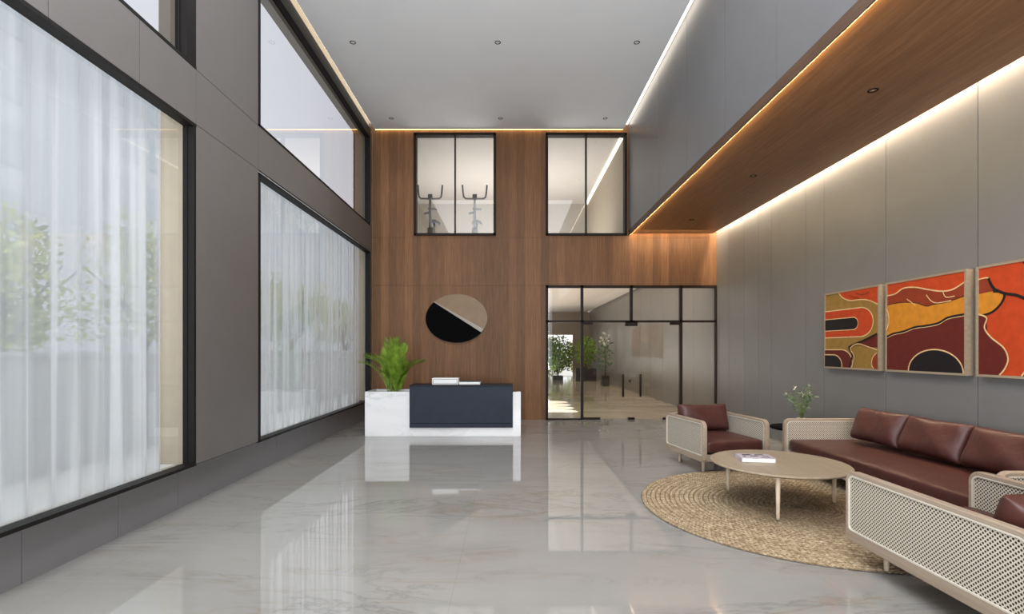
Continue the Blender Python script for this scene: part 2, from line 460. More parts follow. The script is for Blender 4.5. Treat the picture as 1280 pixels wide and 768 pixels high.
left_window(1, W1[0]-.06, 4.83, SILL-.01, W1T+.03, fw=.03)
left_window(2, W2[0], W2[1], SILL-.01, W1T+.0)
left_window(3, W1[0]-.06, 4.83, W2B-.03, ZC-.02, gm='glass_up', fw=.14, top=.2)
left_window(4, W2[0], YB-.12, W2B-.03, ZC-.02, (), gm='glass_up', top=.2)

# sheer curtains behind the lower panes
def curtain(name, y0, y1, z0, z1, label, seed, wedge=None):
    rnd = random.Random(seed)
    bm = B(); n = int((y1-y0)/.0125); cols = []
    ph = 0; xs = []
    for i in range(n+1):
        ph += rnd.uniform(.35, .95)*.55
        xs.append(.030*math.sin(ph)+.014*math.sin(ph*.37+1))
    nz = 8
    for i in range(n+1):
        y = y0+(y1-y0)*i/n; row = []
        for k in range(nz+1):
            tz = k/nz; z = z0+(z1-z0)*tz
            row.append(bm.verts.new((xs[i]*(1.1-.35*tz), y-y0, z-z0)))
        cols.append(row)
    for i in range(n):
        for k in range(nz): bm.faces.new((cols[i][k], cols[i+1][k], cols[i+1][k+1], cols[i][k+1]))
    o = new_obj(name, bm, 'sheer', None, True, False); o.location = (XL-.285, y0, z0)
    return tag(o, label, 'curtain')
curtain('sheer_curtain', .95, 4.79, .1, 3.98, 'white sheer curtain hanging in folds behind the large near window pane', 3)
curtain('sheer_curtain', 6.1, 10.98, .1, 3.98, 'white sheer curtain behind the far lower window, by the reception desk', 5)

# ------------------------------------------------------------------ right wall, bulkhead, soffit
RJ = [-3.5, -2.3, -1.1, .1, 1.3, 2.5, 3.69, 4.88, 6.07, 7.26, 7.71, 8.72, 9.17, 9.73, 10.4]
bm = B()
ys = [YR]+RJ+[YB]
for a, b in zip(ys, ys[1:]): box(bm, (XR, a+.005, 0), (XR+.03, b-.005, 4.35), 0)
box(bm, (XR+.02, YR, 0), (XR+.12, YB, 4.4), 1)
struct(new_obj('wall_right', bm, ['panel', 'gap']))
BJ = [-3.4, -2.2, -1.0, .1, 1.3, 2.5, 3.7, 4.91, 6.09, 7.4, 8.75]
bm = B(); ys = [YR]+BJ+[YB]
for a, b in zip(ys, ys[1:]): box(bm, (XB, a+.004, 4.075), (XB+.03, b-.004, ZC+.14), 0)
box(bm, (XB+.02, YR, 4.10), (XB+.14, YB, ZC+.2), 1)
struct(new_obj('wall_bulkhead', bm, ['panel_bulk', 'gap']))
bm = B(); box(bm, (XB+.002, YR, 3.965), (XB+.020, YB-.01, 4.074)); struct(new_obj('trim_1', bm, 'wood_lip'))
bm = B(); box(bm, (XB+.021, YR, 3.998), (XR-.10, YB-.07, 4.09)); struct(new_obj('ceiling_soffit', bm, 'wood_soffit'))
# LED channels
bm = B(); box(bm, (XB+.0205, YR, 3.968), (XB+.0235, YB-.03, 3.990)); struct(new_obj('trim_2', bm, 'led_gold'))
bm = B(); box(bm, (XB+.1, YB-.05, 4.10), (XR-.12, YB-.03, 4.11)); struct(new_obj('trim_8', bm, 'led_end'))
bm = B(); box(bm, (XR-.085, YR, 4.16), (XR-.035, YB-.01, 4.17)); struct(new_obj('trim_3', bm, 'led_wall'))
bm = B(); box(bm, (XB-.10, YR, ZC+.10), (XB-.02, YB-.05, ZC+.11)); struct(new_obj('trim_4', bm, 'led_cool'))
bm = B(); box(bm, (XL+.005, YR, ZC+.105), (XL+.05, YB-.05, ZC+.112)); struct(new_obj('trim_5', bm, 'led_cool'))
bm = B(); box(bm, (XL+.08, YB-.045, ZC+.008), (XB-.12, YB-.012, ZC+.014)); struct(new_obj('trim_6', bm, 'led_back'))

# ------------------------------------------------------------------ back wall (timber) with openings
def px(p, Y): return (p-636)/640*Y
def pz(p, Y): return 1.5+(438-p)/640*Y
gA = (px(518, YB), px(619.5, YB)); gB = (px(682.5, YB), px(783, YB)); gZ = (pz(294.5, YB), pz(167, YB))
dX = (px(682, YB), px(897, YB)); dZ = pz(357, YB)
bm = B(); T = .12
def wb(x0, x1, z0, z1): box(bm, (x0, YB, z0), (x1, YB+T, z1))
s1, s2 = pz(357, YB), pz(297, YB); j = .003
for z0, z1 in ((0, s1-j), (s1, s2-j)):
    if z0 == 0: wb(XL, dX[0], z0, z1)
    else: wb(XL, XR+.1, z0, z1)
wb(XL, gA[0], s2, ZC+.2); wb(gA[1], gB[0], s2, ZC+.2); wb(gB[1], XR+.1, s2, ZC+.2)
wb(gA[0], gA[1], s2, gZ[0]); wb(gB[0], gB[1], s2, gZ[0]); wb(gA[0], gA[1], gZ[1], ZC+.2); wb(gB[0], gB[1], gZ[1], ZC+.2)
struct(new_obj('wall_back', bm, 'wood_wall'))
bm = B(); box(bm, (XL-WT, YB+.1, s1-.02), (XR, YB+T+.02, s1+.02)); box(bm, (XL-.4, YB-.0, 0), (XL, YB+T, ZC+.2)); struct(new_obj('wall_back_core', bm, 'gap'))

def gym_window(n, gx, left_deep=.0):
    w = empty('window_%d' % n, ((gx[0]+gx[1])/2, YB, gZ[0])); struct(w)
    ox, oy, oz = w.location; f = .045
    bm = B()
    def fb(a, b, c, d): box(bm, (a-ox, -.03, c-oz), (b-ox, .13, d-oz))
    fb(gx[0]-.01, gx[0]+f+left_deep, gZ[0], gZ[1]); fb(gx[1]-f, gx[1]+.01, gZ[0], gZ[1]); fb(gx[0], gx[1], gZ[0]-.01, gZ[0]+f); fb(gx[0], gx[1], gZ[1]-f, gZ[1]+.01)
    fb(ox-.012, ox+.012, gZ[0], gZ[1])
    new_obj('window_frame', bm, 'bronze', w)
    bm = B(); bm.faces.new([bm.verts.new((a-ox, .03, b-oz)) for a, b in ((gx[0], gZ[0]), (gx[1], gZ[0]), (gx[1], gZ[1]), (gx[0], gZ[1]))])
    new_obj('window_pane', bm, 'glass_gym', w)
gym_window(5, gA); gym_window(6, gB)

# glazed entrance partition with double doors
d = empty('door_1', ((dX[0]+dX[1])/2, YB, 0)); struct(d)
ox = d.location.x
zt = pz(402, YB); f = .028
xs = [px(p, YB) for p in (727.5, 789, 851)]
bm = B()
def fb(a, b, c, e, y0=-.03, y1=.05): box(bm, (a-ox, y0, c), (b-ox, y1, e))
fb(dX[0], dX[0]+2*f, 0, dZ); fb(dX[1]-2*f, dX[1], 0, dZ); fb(dX[0], dX[1], dZ-2*f, dZ)
fb(dX[0], dX[1], zt-f*.8, zt+f*.8)
fb(xs[0]-f, xs[0]+f, 0, dZ); fb(xs[2]-f, xs[2]+f, 0, dZ); fb(xs[1]-f, xs[1]+f, zt, dZ)
fb(dX[0], xs[0], 0, .03); fb(xs[2], dX[1], 0, .03)
new_obj('door_frame', bm, 'bronze', d)
bm = B()
for a, b, c, e in ((dX[0], xs[0], 0, zt), (xs[2], dX[1], 0, zt), (dX[0], xs[0], zt, dZ), (xs[0], xs[1], zt, dZ), (xs[1], xs[2], zt, dZ), (xs[2], dX[1], zt, dZ)):
    bm.faces.new([bm.verts.new((u-ox, .01, v)) for u, v in ((a, c), (b, c), (b, e), (a, e))])
new_obj('fixed_glazing', bm, 'glass_door', d)
for a, b, hx in ((xs[0]+.03, xs[1]-.005, px(778, YB)), (xs[1]+.005, xs[2]-.03, px(799.5, YB))):
    bm = B(); bm.faces.new([bm.verts.new((u-ox, .01, v)) for u, v in ((a, .01), (b, .01), (b, zt-.025), (a, zt-.025))])
    leaf = new_obj('door_leaf', bm, 'glass_door', d)
    bm = B(); z0, z1 = pz(496, YB), pz(468, YB)
    tube(bm, [(hx-ox, -.07, z0), (hx-ox, -.07, z1)], .022, 10)
    for z in (z0+.06, z1-.06): tube(bm, [(hx-ox, -.07, z), (hx-ox, .03, z)], .010, 8)
    new_obj('door_handle', bm, 'bronze', leaf)
    bm = B(); pv = xs[0]+.03 if a < xs[1]-.2 else xs[2]-.03
    sg = 1 if a < xs[1]-.2 else -1
    box(bm, (min(pv, pv+sg*.2)-ox, -.015, zt-.075), (max(pv, pv+sg*.2)-ox, .035, zt-.02)); box(bm, (min(pv, pv+sg*.36)-ox, -.015, .005), (max(pv, pv+sg*.36)-ox, .035, .05))
    new_obj('patch_fitting', bm, 'bronze', leaf)
bm = B(); box(bm, (xs[1]-.13-ox, -.03, zt-.10), (xs[1]+.13-ox, .05, zt+.0)); box(bm, (xs[1]-.07-ox, -.03, .0), (xs[1]+.07-ox, .05, .05)); box(bm, (xs[1]-.05-ox, -.02, pz(478, YB)), (xs[1]-.01-ox, .03, pz(475, YB)))
new_obj('door_lock', bm, 'bronze', d)

# ------------------------------------------------------------------ upper gym room behind the timber wall
GY, GZ0 = 16.6, 3.86
bm = B(); box(bm, (XL, YB+T, GZ0-.2), (XB+.3, GY, GZ0)); struct(new_obj('floor_gym', bm, 'gym_wall'))
bm = B(); box(bm, (XL-.2, YB+T, ZC+.0), (XB+.3, GY+.1, ZC+.15)); struct(new_obj('ceiling_gym', bm, 'gym_ceil'))
bm = B(); box(bm, (XL-.3, GY, GZ0), (XB+.3, GY+.1, ZC)); struct(new_obj('wall_gym_back', bm, 'gym_wall'))
bm = B(); box(bm, (XB-.06, YB+T, GZ0), (XB+.1, GY, ZC-.10)); struct(new_obj('wall_gym_right', bm, 'reveal'))
bm = B(); box(bm, (XL-.1, YB+T, GZ0), (XL+.05, GY, ZC)); struct(new_obj('wall_gym_left', bm, 'gym_wall'))
bm = B(); box(bm, (XB-.10, YB+T+.05, ZC-.03), (XB-.02, GY-.05, ZC-.02)); struct(new_obj('trim_7', bm, 'led_gym'))

def exercise_bike(loc, rz, label):
    r = empty('exercise_bike', loc, rz, label, 'exercise bike', 'exercise bikes in the upper room')
    bm = B()
    for y in (-.5, .5): tube(bm, [(-.26, y, .05), (.26, y, .05)], .035, 10)
    tube(bm, [(0, -.5, .06), (0, .5, .06)], .04, 10); tube(bm, [(0, .12, .08), (0, .32, .62)], .035, 10)
    new_obj('base_frame', bm, 'gym_metal', r)
    bm = B(); lathe(bm, [(0, -.05), (.2, -.05), (.24, -.03), (.24, .03), (.2, .05), (0, .05)], 28)
    bmesh.ops.rotate(bm, verts=bm.verts, matrix=Matrix.Rotation(PI/2, 3, 'Y')); bmesh.ops.translate(bm, verts=bm.verts, vec=(0, -.22, .42))
    new_obj('flywheel', bm, 'gym_black', r)
    bm = B(); poly_extrude(bm, [(-.42, .1), (.22, .1), (.18, .42), (-.05, .62), (-.3, .66), (-.46, .4)], -.07, .07, lambda u, v, dd: (dd, u, v))
    new_obj('shroud', bm, 'gym_metal', r)
    bm = B(); tube(bm, [(0, -.30, .6), (0, -.36, 1.0), (0, -.34, 1.36)], [.04, .032, .028], 10); new_obj('handlebar_post', bm, 'gym_metal', r)
    bm = B(); P = []
    for s in (-1, 1):
        pass
    pts = [(-.30, -.34, 1.69), (-.285, -.34, 1.5), (-.27, -.34, 1.40), (-.22, -.34, 1.36), (0, -.34, 1.355), (.22, -.34, 1.36), (.27, -.34, 1.40), (.285, -.34, 1.5), (.30, -.34, 1.69)]
    tube(bm, pts, .022, 10); new_obj('handlebar', bm, 'gym_metal', r)
    bm = B(); box(bm, (-.055, -.36, 1.37), (.055, -.31, 1.47), 0, .012); new_obj('console', bm, 'gym_black', r)
    bm = B(); tube(bm, [(0, .32, .6), (0, .36, .92)], .028, 10); new_obj('seat_post', bm, 'gym_metal', r)
    bm = B(); poly_extrude(bm, [(-.13, .16), (.13, .16), (.10, 0), (.035, -.14), (-.035, -.14), (-.10, 0)], .92, .99, lambda u, v, dd: (u, v+.36, dd)); new_obj('saddle', bm, 'gym_black', r)
    for s in (-1, 1):
        bm = B(); tube(bm, [(0, -.02, .36), (s*.12, -.02, .36), (s*.12, -.02+s*.13, .36-s*.08)], .016, 8); box(bm, (s*.12-.05+s*.05, -.07+s*.13, .345-s*.08), (s*.12+.05+s*.05, .03+s*.13, .375-s*.08))
        new_obj('pedal', bm, 'gym_black', r)
    bm = B(); tube(bm, [(-.05, -.34, 1.12), (.16, -.30, 1.1)], .03, 8); tube(bm, [(-.14, -.36, .98), (.0, -.36, 1.02)], .03, 8); new_obj('bottle_holder', bm, 'gym_metal', r)
    return r
exercise_bike((px(538, 12.6), 12.9, GZ0), 0, 'grey exercise bike behind the left half of the upper window')
exercise_bike((px(593.5, 12.6), 12.9, GZ0), 0, 'grey exercise bike behind the right half of the upper window')

# ------------------------------------------------------------------ corridor beyond the glass doors
CY, CZ = 28.4, 3.62
bm = B(); box(bm, (-.6, YB+T, -.15), (XR+.1, CY+.2, 0)); struct(new_obj('floor_corridor', bm, 'corr_floor'))
bm = B(); box(bm, (-.6, YB+T, CZ), (XR-.10, CY, CZ+.1)); box(bm, (-.6, YB+T, CZ+.2), (XR+.1, CY, CZ+.22)); struct(new_obj('ceiling_corridor', bm, 'ceil'))
bm = B()
for k in range(14): box(bm, (XR, YB+T+k*1.25, 0), (XR+.05, YB+T+k*1.25+1.24, CZ+.2))
struct(new_obj('wall_corridor_right', bm, 'corr_wall'))
bm = B(); box(bm, (.35, YB+T, 0), (.45, 12.4, CZ)); box(bm, (.35, 15.5, 0), (.45, CY, CZ)); box(bm, (.35, 12.4, 2.6), (.45, 15.5, CZ)); struct(new_obj('wall_corridor_left', bm, 'corr_wall'))
bm = B(); box(bm, (-.6, CY, 2.35), (XR, CY+.1, CZ)); box(bm, (3.55, CY, 0), (XR, CY+.1, 2.35)); box(bm, (.4, CY, 0), (1.0, CY+.1, 2.35)); struct(new_obj('wall_corridor_end', bm, 'corr_end'))

def shrub(name, loc, label, r=.6, h=1.2, n=500, mat='leaf_dark', pot=(.5, .4, .5), leaf=(.14, .06), seed=1, cat='plant', blossom=0):
    rnd = random.Random(seed); e = empty(name, loc, 0, label, cat)
    pw, pd, ph = pot
    bm = B(); box(bm, (-pw/2, -pd/2, 0), (pw/2, pd/2, ph), 0, .012); new_obj('planter', bm, 'pot', e)
    bm = B(); box(bm, (-pw/2+.02, -pd/2+.02, ph), (pw/2-.02, pd/2-.02, ph+.01)); new_obj('soil', bm, 'soil', e)
    bm = B()
    for k in range(7):
        a = rnd.uniform(0, 6.28); q = rnd.uniform(.1, .6)*r
        tube(bm, [(rnd.uniform(-.1, .1)*pw, rnd.uniform(-.1, .1)*pd, ph), (q*.5*math.cos(a), q*.5*math.sin(a), ph+h*.4), (q*math.cos(a), q*math.sin(a), ph+h*.8)], [.014, .01, .005], 6)
    new_obj('stem', bm, 'bark', e)
    bm = B()
    for k in range(n):
        v = rvec(rnd); p = Vector((v.x*r, v.y*r*.8, ph+h*.55+v.z*h*.5))
        leaf_quad(bm, p, rvec(rnd)+Vector((v.x, v.y, .3)), rvec(rnd), leaf[0]*rnd.uniform(.6, 1.2), leaf[1]*rnd.uniform(.7, 1.2), .3)
    new_obj('foliage', bm, mat, e, True, False)
    if blossom:
        bm = B()
        for k in range(blossom):
            v = rvec(rnd); leaf_quad(bm, Vector((v.x*r*.7, v.y*r*.7, ph+h*.95+v.z*h*.2)), rvec(rnd), rvec(rnd), .13, .1, .3)
        new_obj('blossom', bm, 'blossom', e, True, False)
    return e
shrub('planter_shrub', (2.45, 25.6, 0), 'green leafy shrub in a low black pot at the corridor end', .75, 1.9, 1100, 'leaf_dark', (.5, .4, .22), (.2, .08), 11)
shrub('planter_shrub', (3.75, 25.0, 0), 'bright green plant in a black planter beyond the glass door leaf', .45, 1.5, 500, 'palm', (1.0, .4, .6), (.25, .07), 12)
shrub('flowering_plant', (4.05, 21.5, 0), 'tall potted plant with white blossoms along the corridor wall', .25, 1.6, 160, 'leaf_dark', (.3, .3, .4), (.16, .07), 13, 'plant', 40)

# ------------------------------------------------------------------ downlights
def downlight(loc, label, group, mat='black'):
    o = empty('downlight', loc, 0, label, 'downlight', group)
    bm = B(); lathe(bm, [(.034, .012), (.034, -.004), (.046, -.004), (.047, .0), (.046, .004)], 24); new_obj('trim_ring', bm, 'black', o, True)
    bm = B(); lathe(bm, [(0, .008), (.022, .008), (.034, -.001)], 20); new_obj('baffle', bm, 'black', o, True)
    bm = B(); lathe(bm, [(0, -.002), (.010, -.002), (.010, .006)], 16); new_obj('lamp_lens', bm, 'lens', o)
    return o
for yy, row in ((7.88, 'near row'), (10.46, 'far row by the timber wall')):
    for xx, c in ((-2.4, 'left'), (-.17, 'middle'), (1.97, 'right')):
        downlight((xx, yy, ZC), 'small black ceiling downlight, %s one in the %s' % (c, row), 'downlights in the white ceiling')
for yy, c in ((4.92, 'nearest'), (7.33, 'middle'), (9.8, 'farthest')):
    downlight((3.5, yy, 3.998), 'small dark downlight in the timber soffit, %s of three' % c, 'downlights in the timber soffit')

# ------------------------------------------------------------------ reception desk
DY = 8.9
x0, x1 = px(456, DY), px(651, DY); zt_ = pz(490, DY)
desk = empty('reception_desk', ((x0+x1)/2, DY, 0), 0, 'white marble reception desk with a slate blue front panel', 'reception desk')
ox = desk.location.x
xa, xb = px(512, DY-.04), px(641, DY-.04)
bm = B()
box(bm, (x0-ox, 0, 0), (x1-ox, .06, zt_), 0, .003, 1); box(bm, (x0-ox, .06, 0), (x0-ox+.06, .62, zt_), 0, .003, 1); box(bm, (x1-ox-.06, .06, 0), (x1-ox, .75, zt_-.05), 0, .003, 1)
box(bm, (x0-ox, .56, 0), (xa-ox, .62, zt_), 0, .003, 1); box(bm, (xa-ox-.03, .06, 0), (xa-ox+.03, .6, zt_-.002), 0)
new_obj('marble_body', bm, 'desk_marble', desk)
bm = B(); box(bm, (x0-ox+.06, .06, .5), (xa-ox-.03, .56, zt_-.06)); new_obj('planter_soil', bm, 'soil', desk)
bm = B(); zz0, zz1 = pz(535, DY-.05), pz(481.5, DY-.05)
box(bm, (xa-ox, -.055, zz0+.075), (xb-ox, -.001, zz1-.03), 0, .003, 1); box(bm, (xa-ox, -.055, zz0), (xb-ox, -.001, zz0+.070), 0, .003, 1)
new_obj('front_panel', bm, 'slate', desk)
bm = B(); box(bm, (xa-ox, -.055, zz1-.029), (xb-ox, .42, zz1), 0, .003, 1); new_obj('counter_top', bm, 'slate_dark', desk)
bm = B(); box(bm, (xa-ox+.05, .3, .68), (x1-ox-.06, .95, .72), 0, .003, 1); box(bm, (xa-ox+.05, .85, 0), (xa-ox+.09, .95, .68)); new_obj('work_top', bm, 'slate_dark', desk)

# things on the counter
Yc = DY+.02
o = empty('box_file', (px(556.5, Yc), Yc+.06, zz1), 0, 'white box file with a thin dark outline standing on the desk counter', 'box')
w = px(573, Yc)-px(540, Yc); h = pz(473, Yc)-zz1
bm = B(); box(bm, (-w/2, -.06, 0), (w/2, .16, h), 0, .006); new_obj('case', bm, 'white', o)
bm = B()
ring_extrude(bm, rrect(-w/2+.02, w/2-.02, .015, h-.015, (.004,)*4, 2), rrect(-w/2+.026, w/2-.026, .021, h-.021, (.003,)*4, 2), -.062, -.0595, lambda u, v, q: (u, q, v))
new_obj('label_border', bm, 'ink', o)
o = empty('ring_binder', (px(587, Yc), Yc+.1, zz1), 0, 'flat white binder with a dark cover beside the box file', 'binder')
w = px(600, Yc)-px(573.6, Yc)
bm = B(); box(bm, (-w/2, -.08, 0), (w/2, .14, .045), 0, .005); new_obj('pages', bm, 'white', o)
bm = B(); box(bm, (-w/2+.01, -.06, .0455), (w/2-.01, .14, .062), 0, .004); new_obj('cover', bm, 'ink', o)

# areca palm growing in the desk's planter
def palm(loc, label):
    rnd = random.Random(21); e = empty('areca_palm', loc, 0, label, 'plant')
    stems = B()
    for k in range(27):
        a = k*2.399+rnd.uniform(-.3, .3); tilt = rnd.uniform(.22, .85) if k > 2 else .12; L = rnd.uniform(.66, 1.0) if k < 16 else rnd.uniform(.35, .6)
        if math.sin(a) > .5: tilt *= .6
        base = Vector((rnd.uniform(-.08, .08), rnd.uniform(-.06, .06), 0)); pts = []
        for i in range(11):
            t = i/10; ang = tilt*(.35+1.3*t*t)
            hd = Vector((math.cos(a), math.sin(a)*.7, 0))
            p = base if i == 0 else pts[-1]+(hd*math.sin(ang)+Vector((0, 0, 1))*math.cos(ang))*L/10
            pts.append(p)
        tube(stems, pts, [.008*(1-.7*i/10) for i in range(11)], 6)
        bm = B()
        for i in range(3 if k < 16 else 1, 11):
            for sub in range(3):
                t = min(1, (i+sub/3)/10); q = pts[i]+(pts[min(10, i+1)]-pts[i])*sub/3
                dv = (pts[i]-pts[i-1]).normalized(); sd = dv.cross(Vector((0, 0, 1)))
                if sd.length < .01: sd = Vector((math.sin(a), -math.cos(a), 0))
                sd.normalize()
                for s in (-1, 1):
                    leaf_quad(bm, q, dv*.8+sd*s*.7+Vector((0, 0, -.08)), dv.cross(sd), .23*(1.15-.65*abs(t-.55)*1.4), .017, .5)
        new_obj('frond', bm, 'palm', e, True, False)
    new_obj('stem', stems, 'palm_stem', e)
    bm = B()
    pts = [(0, 0, 0), (.05, -.02, .4), (.16, -.03, .70)]; tube(bm, pts, .007, 6)
    n = 10; L = []
    for i in range(n+1):
        t = i/n; wv = .085*math.sin(PI*min(1, t*.92+.08))**.7; z = .70+.22*t
        L.append((bm.verts.new((.16+.05*t-wv, -.03-.03*t, z)), bm.verts.new((.16+.05*t, -.05-.03*t, z+.01)), bm.verts.new((.16+.05*t+wv, -.03-.03*t, z))))
    for a, b in zip(L, L[1:]): bm.faces.new((a[0], a[1], b[1], b[0])); bm.faces.new((a[1], a[2], b[2], b[1]))
    new_obj('broad_leaf', bm, 'palm', e, True, False)
    return e
palm((px(491, 9.15), DY+.3, zt_-.055), 'bright green areca palm growing from the marble desk planter')

# ------------------------------------------------------------------ oval wall piece above the desk
cx, cz = px(570.7, YB), pz(398.7, YB); rx, rz_ = .655, .515
sc = empty('wall_emblem', (cx, YB, cz), 0, 'oval wall emblem, half black and half tan, split by a pale diagonal bar', 'wall emblem')
def arc(a0, a1, n=40): return [(rx*math.cos(a0+(a1-a0)*i/n), rz_*math.sin(a0+(a1-a0)*i/n)) for i in range(n+1)]
aL, aR = math.radians(137), math.radians(-35)
bm = B(); poly_extrude(bm, arc(aL, aR+2*PI), -.075, -.0, lambda u, v, q: (u, q, v)); auto(new_obj('dark_half', bm, 'black', sc))
bm = B(); poly_extrude(bm, [(u+.01, v+.015) for u, v in arc(aR, aL)], -.03, -.0, lambda u, v, q: (u, q, v)); auto(new_obj('tan_half', bm, 'tan', sc))
A = Vector((rx*math.cos(aL), rz_*math.sin(aL))); Bv = Vector((rx*math.cos(aR), rz_*math.sin(aR))); nn = Vector((-(Bv-A).y, (Bv-A).x)).normalized()
if nn.y < 0: nn = -nn
bm = B(); poly_extrude(bm, [tuple(A), tuple(Bv), tuple(Bv+nn*.085), tuple(A+nn*.018)], -.085, -.001, lambda u, v, q: (u, q, v)); new_obj('diagonal_bar', bm, 'steel', sc)

# ------------------------------------------------------------------ paintings
def smooth_pts(P, n=8, closed=False):
    out = []; N = len(P)
    for i in range(N if closed else N-1):
        p0, p1, p2, p3 = (P[(i-1) % N] if closed or i else P[0]), P[i], P[(i+1) % N], (P[(i+2) % N] if closed or i+2 < N else P[-1])
        for k in range(n):
            t = k/n; q = []
            for c in (0, 1): q.append(.5*((2*p1[c])+(-p0[c]+p2[c])*t+(2*p0[c]-5*p1[c]+4*p2[c]-p3[c])*t*t+(-p0[c]+3*p1[c]-3*p2[c]+p3[c])*t**3))
            out.append((min(1, max(0, q[0])), min(1, max(0, q[1]))))
    if not closed: out.append(P[-1])
    return out
PM = ['p_red', 'p_brown', 'p_yel', 'p_mar', 'p_blk', 'p_cream', 'p_olive']
def painting(y_near, y_far, z0, z1, bg, shapes, label):
    W, H = y_far-y_near, z1-z0
    e = empty('painting', (XR, (y_near+y_far)/2, z0), 0, label, 'painting', 'three framed abstract paintings')
    F = .022; bm = B()
    O = rrect(-W/2, W/2, 0, H, (.001,)*4, 1); I = rrect(-W/2+F, W/2-F, F, H-F, (.001,)*4, 1)
    ring_extrude(bm, O, I, -.075, -.002, lambda u, v, q: (q, u, v)); new_obj('picture_frame', bm, 'table', e)
    bm = B(); lay = [0]
    def P(u, v): return (-.062-lay[0]*.0012, (W/2-F)-u*(W-2*F), F+max(0, v)*(H-2*F))   # u runs from the far (left in view) edge
    def poly(pts, mi):
        lay[0] += 1
        f = bm.faces.new([bm.verts.new(P(*p)) for p in pts]); f.material_index = mi
        bmesh.ops.triangulate(bm, faces=[f])
    def line(pts, w, mi):
        lay[0] += 1; prev = None
        for i, p in enumerate(pts):
            a = Vector(pts[max(0, i-1)]); b = Vector(pts[min(len(pts)-1, i+1)]); t = (b-a)
            if t.length < 1e-6: t = Vector((1, 0))
            t.normalize(); s = Vector((-t.y, t.x))*w/2
            q = [Vector(p)+s, Vector(p)-s]; q = [(min(1, max(0, c.x)), min(1, max(0, c.y))) for c in q]
            cur = [bm.verts.new(P(*c)) for c in q]
            if prev: bm.faces.new((prev[0], prev[1], cur[1], cur[0])).material_index = mi
            prev = cur
    poly([(0, 0), (1, 0), (1, 1), (0, 1)], PM.index(bg))
    for s in shapes:
        if s[0] == 'p': poly(s[1], PM.index(s[2]))
        else: line(s[1], s[3] if len(s) > 3 else .014, PM.index(s[2]))
    # canvas body
    box(bm, (-.058, -W/2+F, F), (-.02, W/2-F, H-F), PM.index('p_brown'))
    new_obj('canvas', bm, PM, e, False, False)
    return e
def ell(cx, cy, rx, ry, a0=0, a1=360, n=40): return [(min(1, max(0, cx+rx*math.cos(math.radians(a0+(a1-a0)*i/n)))), min(1, max(0, cy+ry*math.sin(math.radians(a0+(a1-a0)*i/n))))) for i in range(n+1)]
def stad(x1, y0, y1): # left-open rounded lobe
    r = (y1-y0)/2; return [(0, y0)]+[(x1-r*1.2+1.2*r*math.cos(t), (y0+y1)/2+r*math.sin(t)) for t in [(-90+180*k/24)*PI/180 for k in range(25)]]+[(0, y1)]
t1 = smooth_pts([(.28, 1), (.36, .93), (.5, .88), (.72, .87), (.86, .84), (1, .78)])
p1 = [('p', t1+[(1, 1)], 'p_red'), ('l', t1, 'p_cream'), ('l', smooth_pts([(.6, .97), (.72, .93), (.85, .95)]), 'p_brown', .02),
      ('p', stad(.92, .40, .77), 'p_red'), ('l', stad(.92, .40, .77), 'p_cream'), ('p', stad(.66, .495, .655), 'p_blk'), ('l', stad(.66, .495, .655), 'p_cream', .01),
      ('p', [(.62, .31), (.78, .36), (1, .42), (1, .26), (.85, .27)], 'p_mar'),
      ('p', stad(.56, -.12, .235), 'p_mar'), ('l', stad(.56, -.12, .235), 'p_cream'), ('p', stad(.36, -.12, .165), 'p_blk'), ('l', stad(.36, -.12, .165), 'p_cream'),
      ('l', smooth_pts([(1, .43), (.8, .36), (.62, .31), (.5, .26), (.56, .16), (.5, 0)]), 'p_blk', .024), ('l', smooth_pts([(1, .23), (.85, .27), (.66, .31), (.53, .25), (.6, .14), (.54, 0)]), 'p_cream', .012),
      ('p', smooth_pts([(1, .2), (.93, .14), (.91, .05), (.95, 0)])+[(1, 0)], 'p_brown'), ('l', smooth_pts([(1, .2), (.93, .14), (.91, .05), (.95, 0)]), 'p_cream', .012)]
b1 = smooth_pts([(0, .87), (.12, .88), (.24, .93), (.4, .92), (.55, .88), (.72, .84), (.86, .84), (1, .9)])
b2 = smooth_pts([(0, .76), (.2, .77), (.4, .75), (.55, .70), (.65, .71), (.8, .72), (1, .76)])
b3 = smooth_pts([(0, .385), (.1, .42), (.25, .44), (.4, .48), (.55, .49), (.7, .51), (.82, .56), (1, .58)])
p2 = [('p', b1+[(1, 0), (0, 0)], 'p_brown'), ('l', b1, 'p_cream'), ('p', b2+[(1, 0), (0, 0)], 'p_yel'), ('l', b2, 'p_blk', .008),
      ('p', b3+[(1, 0), (0, 0)], 'p_mar'), ('l', [(u, max(0, v-.012)) for u, v in b3], 'p_cream', .012), ('l', b3, 'p_blk', .022),
      ('p', ell(.655, 0, .335, .235, 0, 180), 'p_blk'), ('l', ell(.655, 0, .335, .235, 0, 180), 'p_cream'),
      ('l', smooth_pts([(.3, .8), (.36, .76), (.42, .72)]), 'p_cream', .01), ('l', smooth_pts([(.56, .82), (.62, .75), (.7, .72), (.86, .73)]), 'p_cream', .01), ('l', smooth_pts([(.76, .84), (.8, .77), (.9, .77)]), 'p_cream', .01),
      ('l', smooth_pts([(0, .72), (.035, .65), (.04, .55), (0, .46)]), 'p_cream', .012)]
m3 = smooth_pts([(0, .57), (.08, .53), (.06, .44), (.12, .35), (.24, .25), (.28, .15), (.25, .06), (.2, 0)])
y3 = smooth_pts([(0, .76), (.14, .77), (.24, .74), (.22, .66), (.13, .58), (0, .55)])
k3 = smooth_pts([(.54, .3), (.46, .28), (.5, .18), (.46, .09), (.4, 0)])
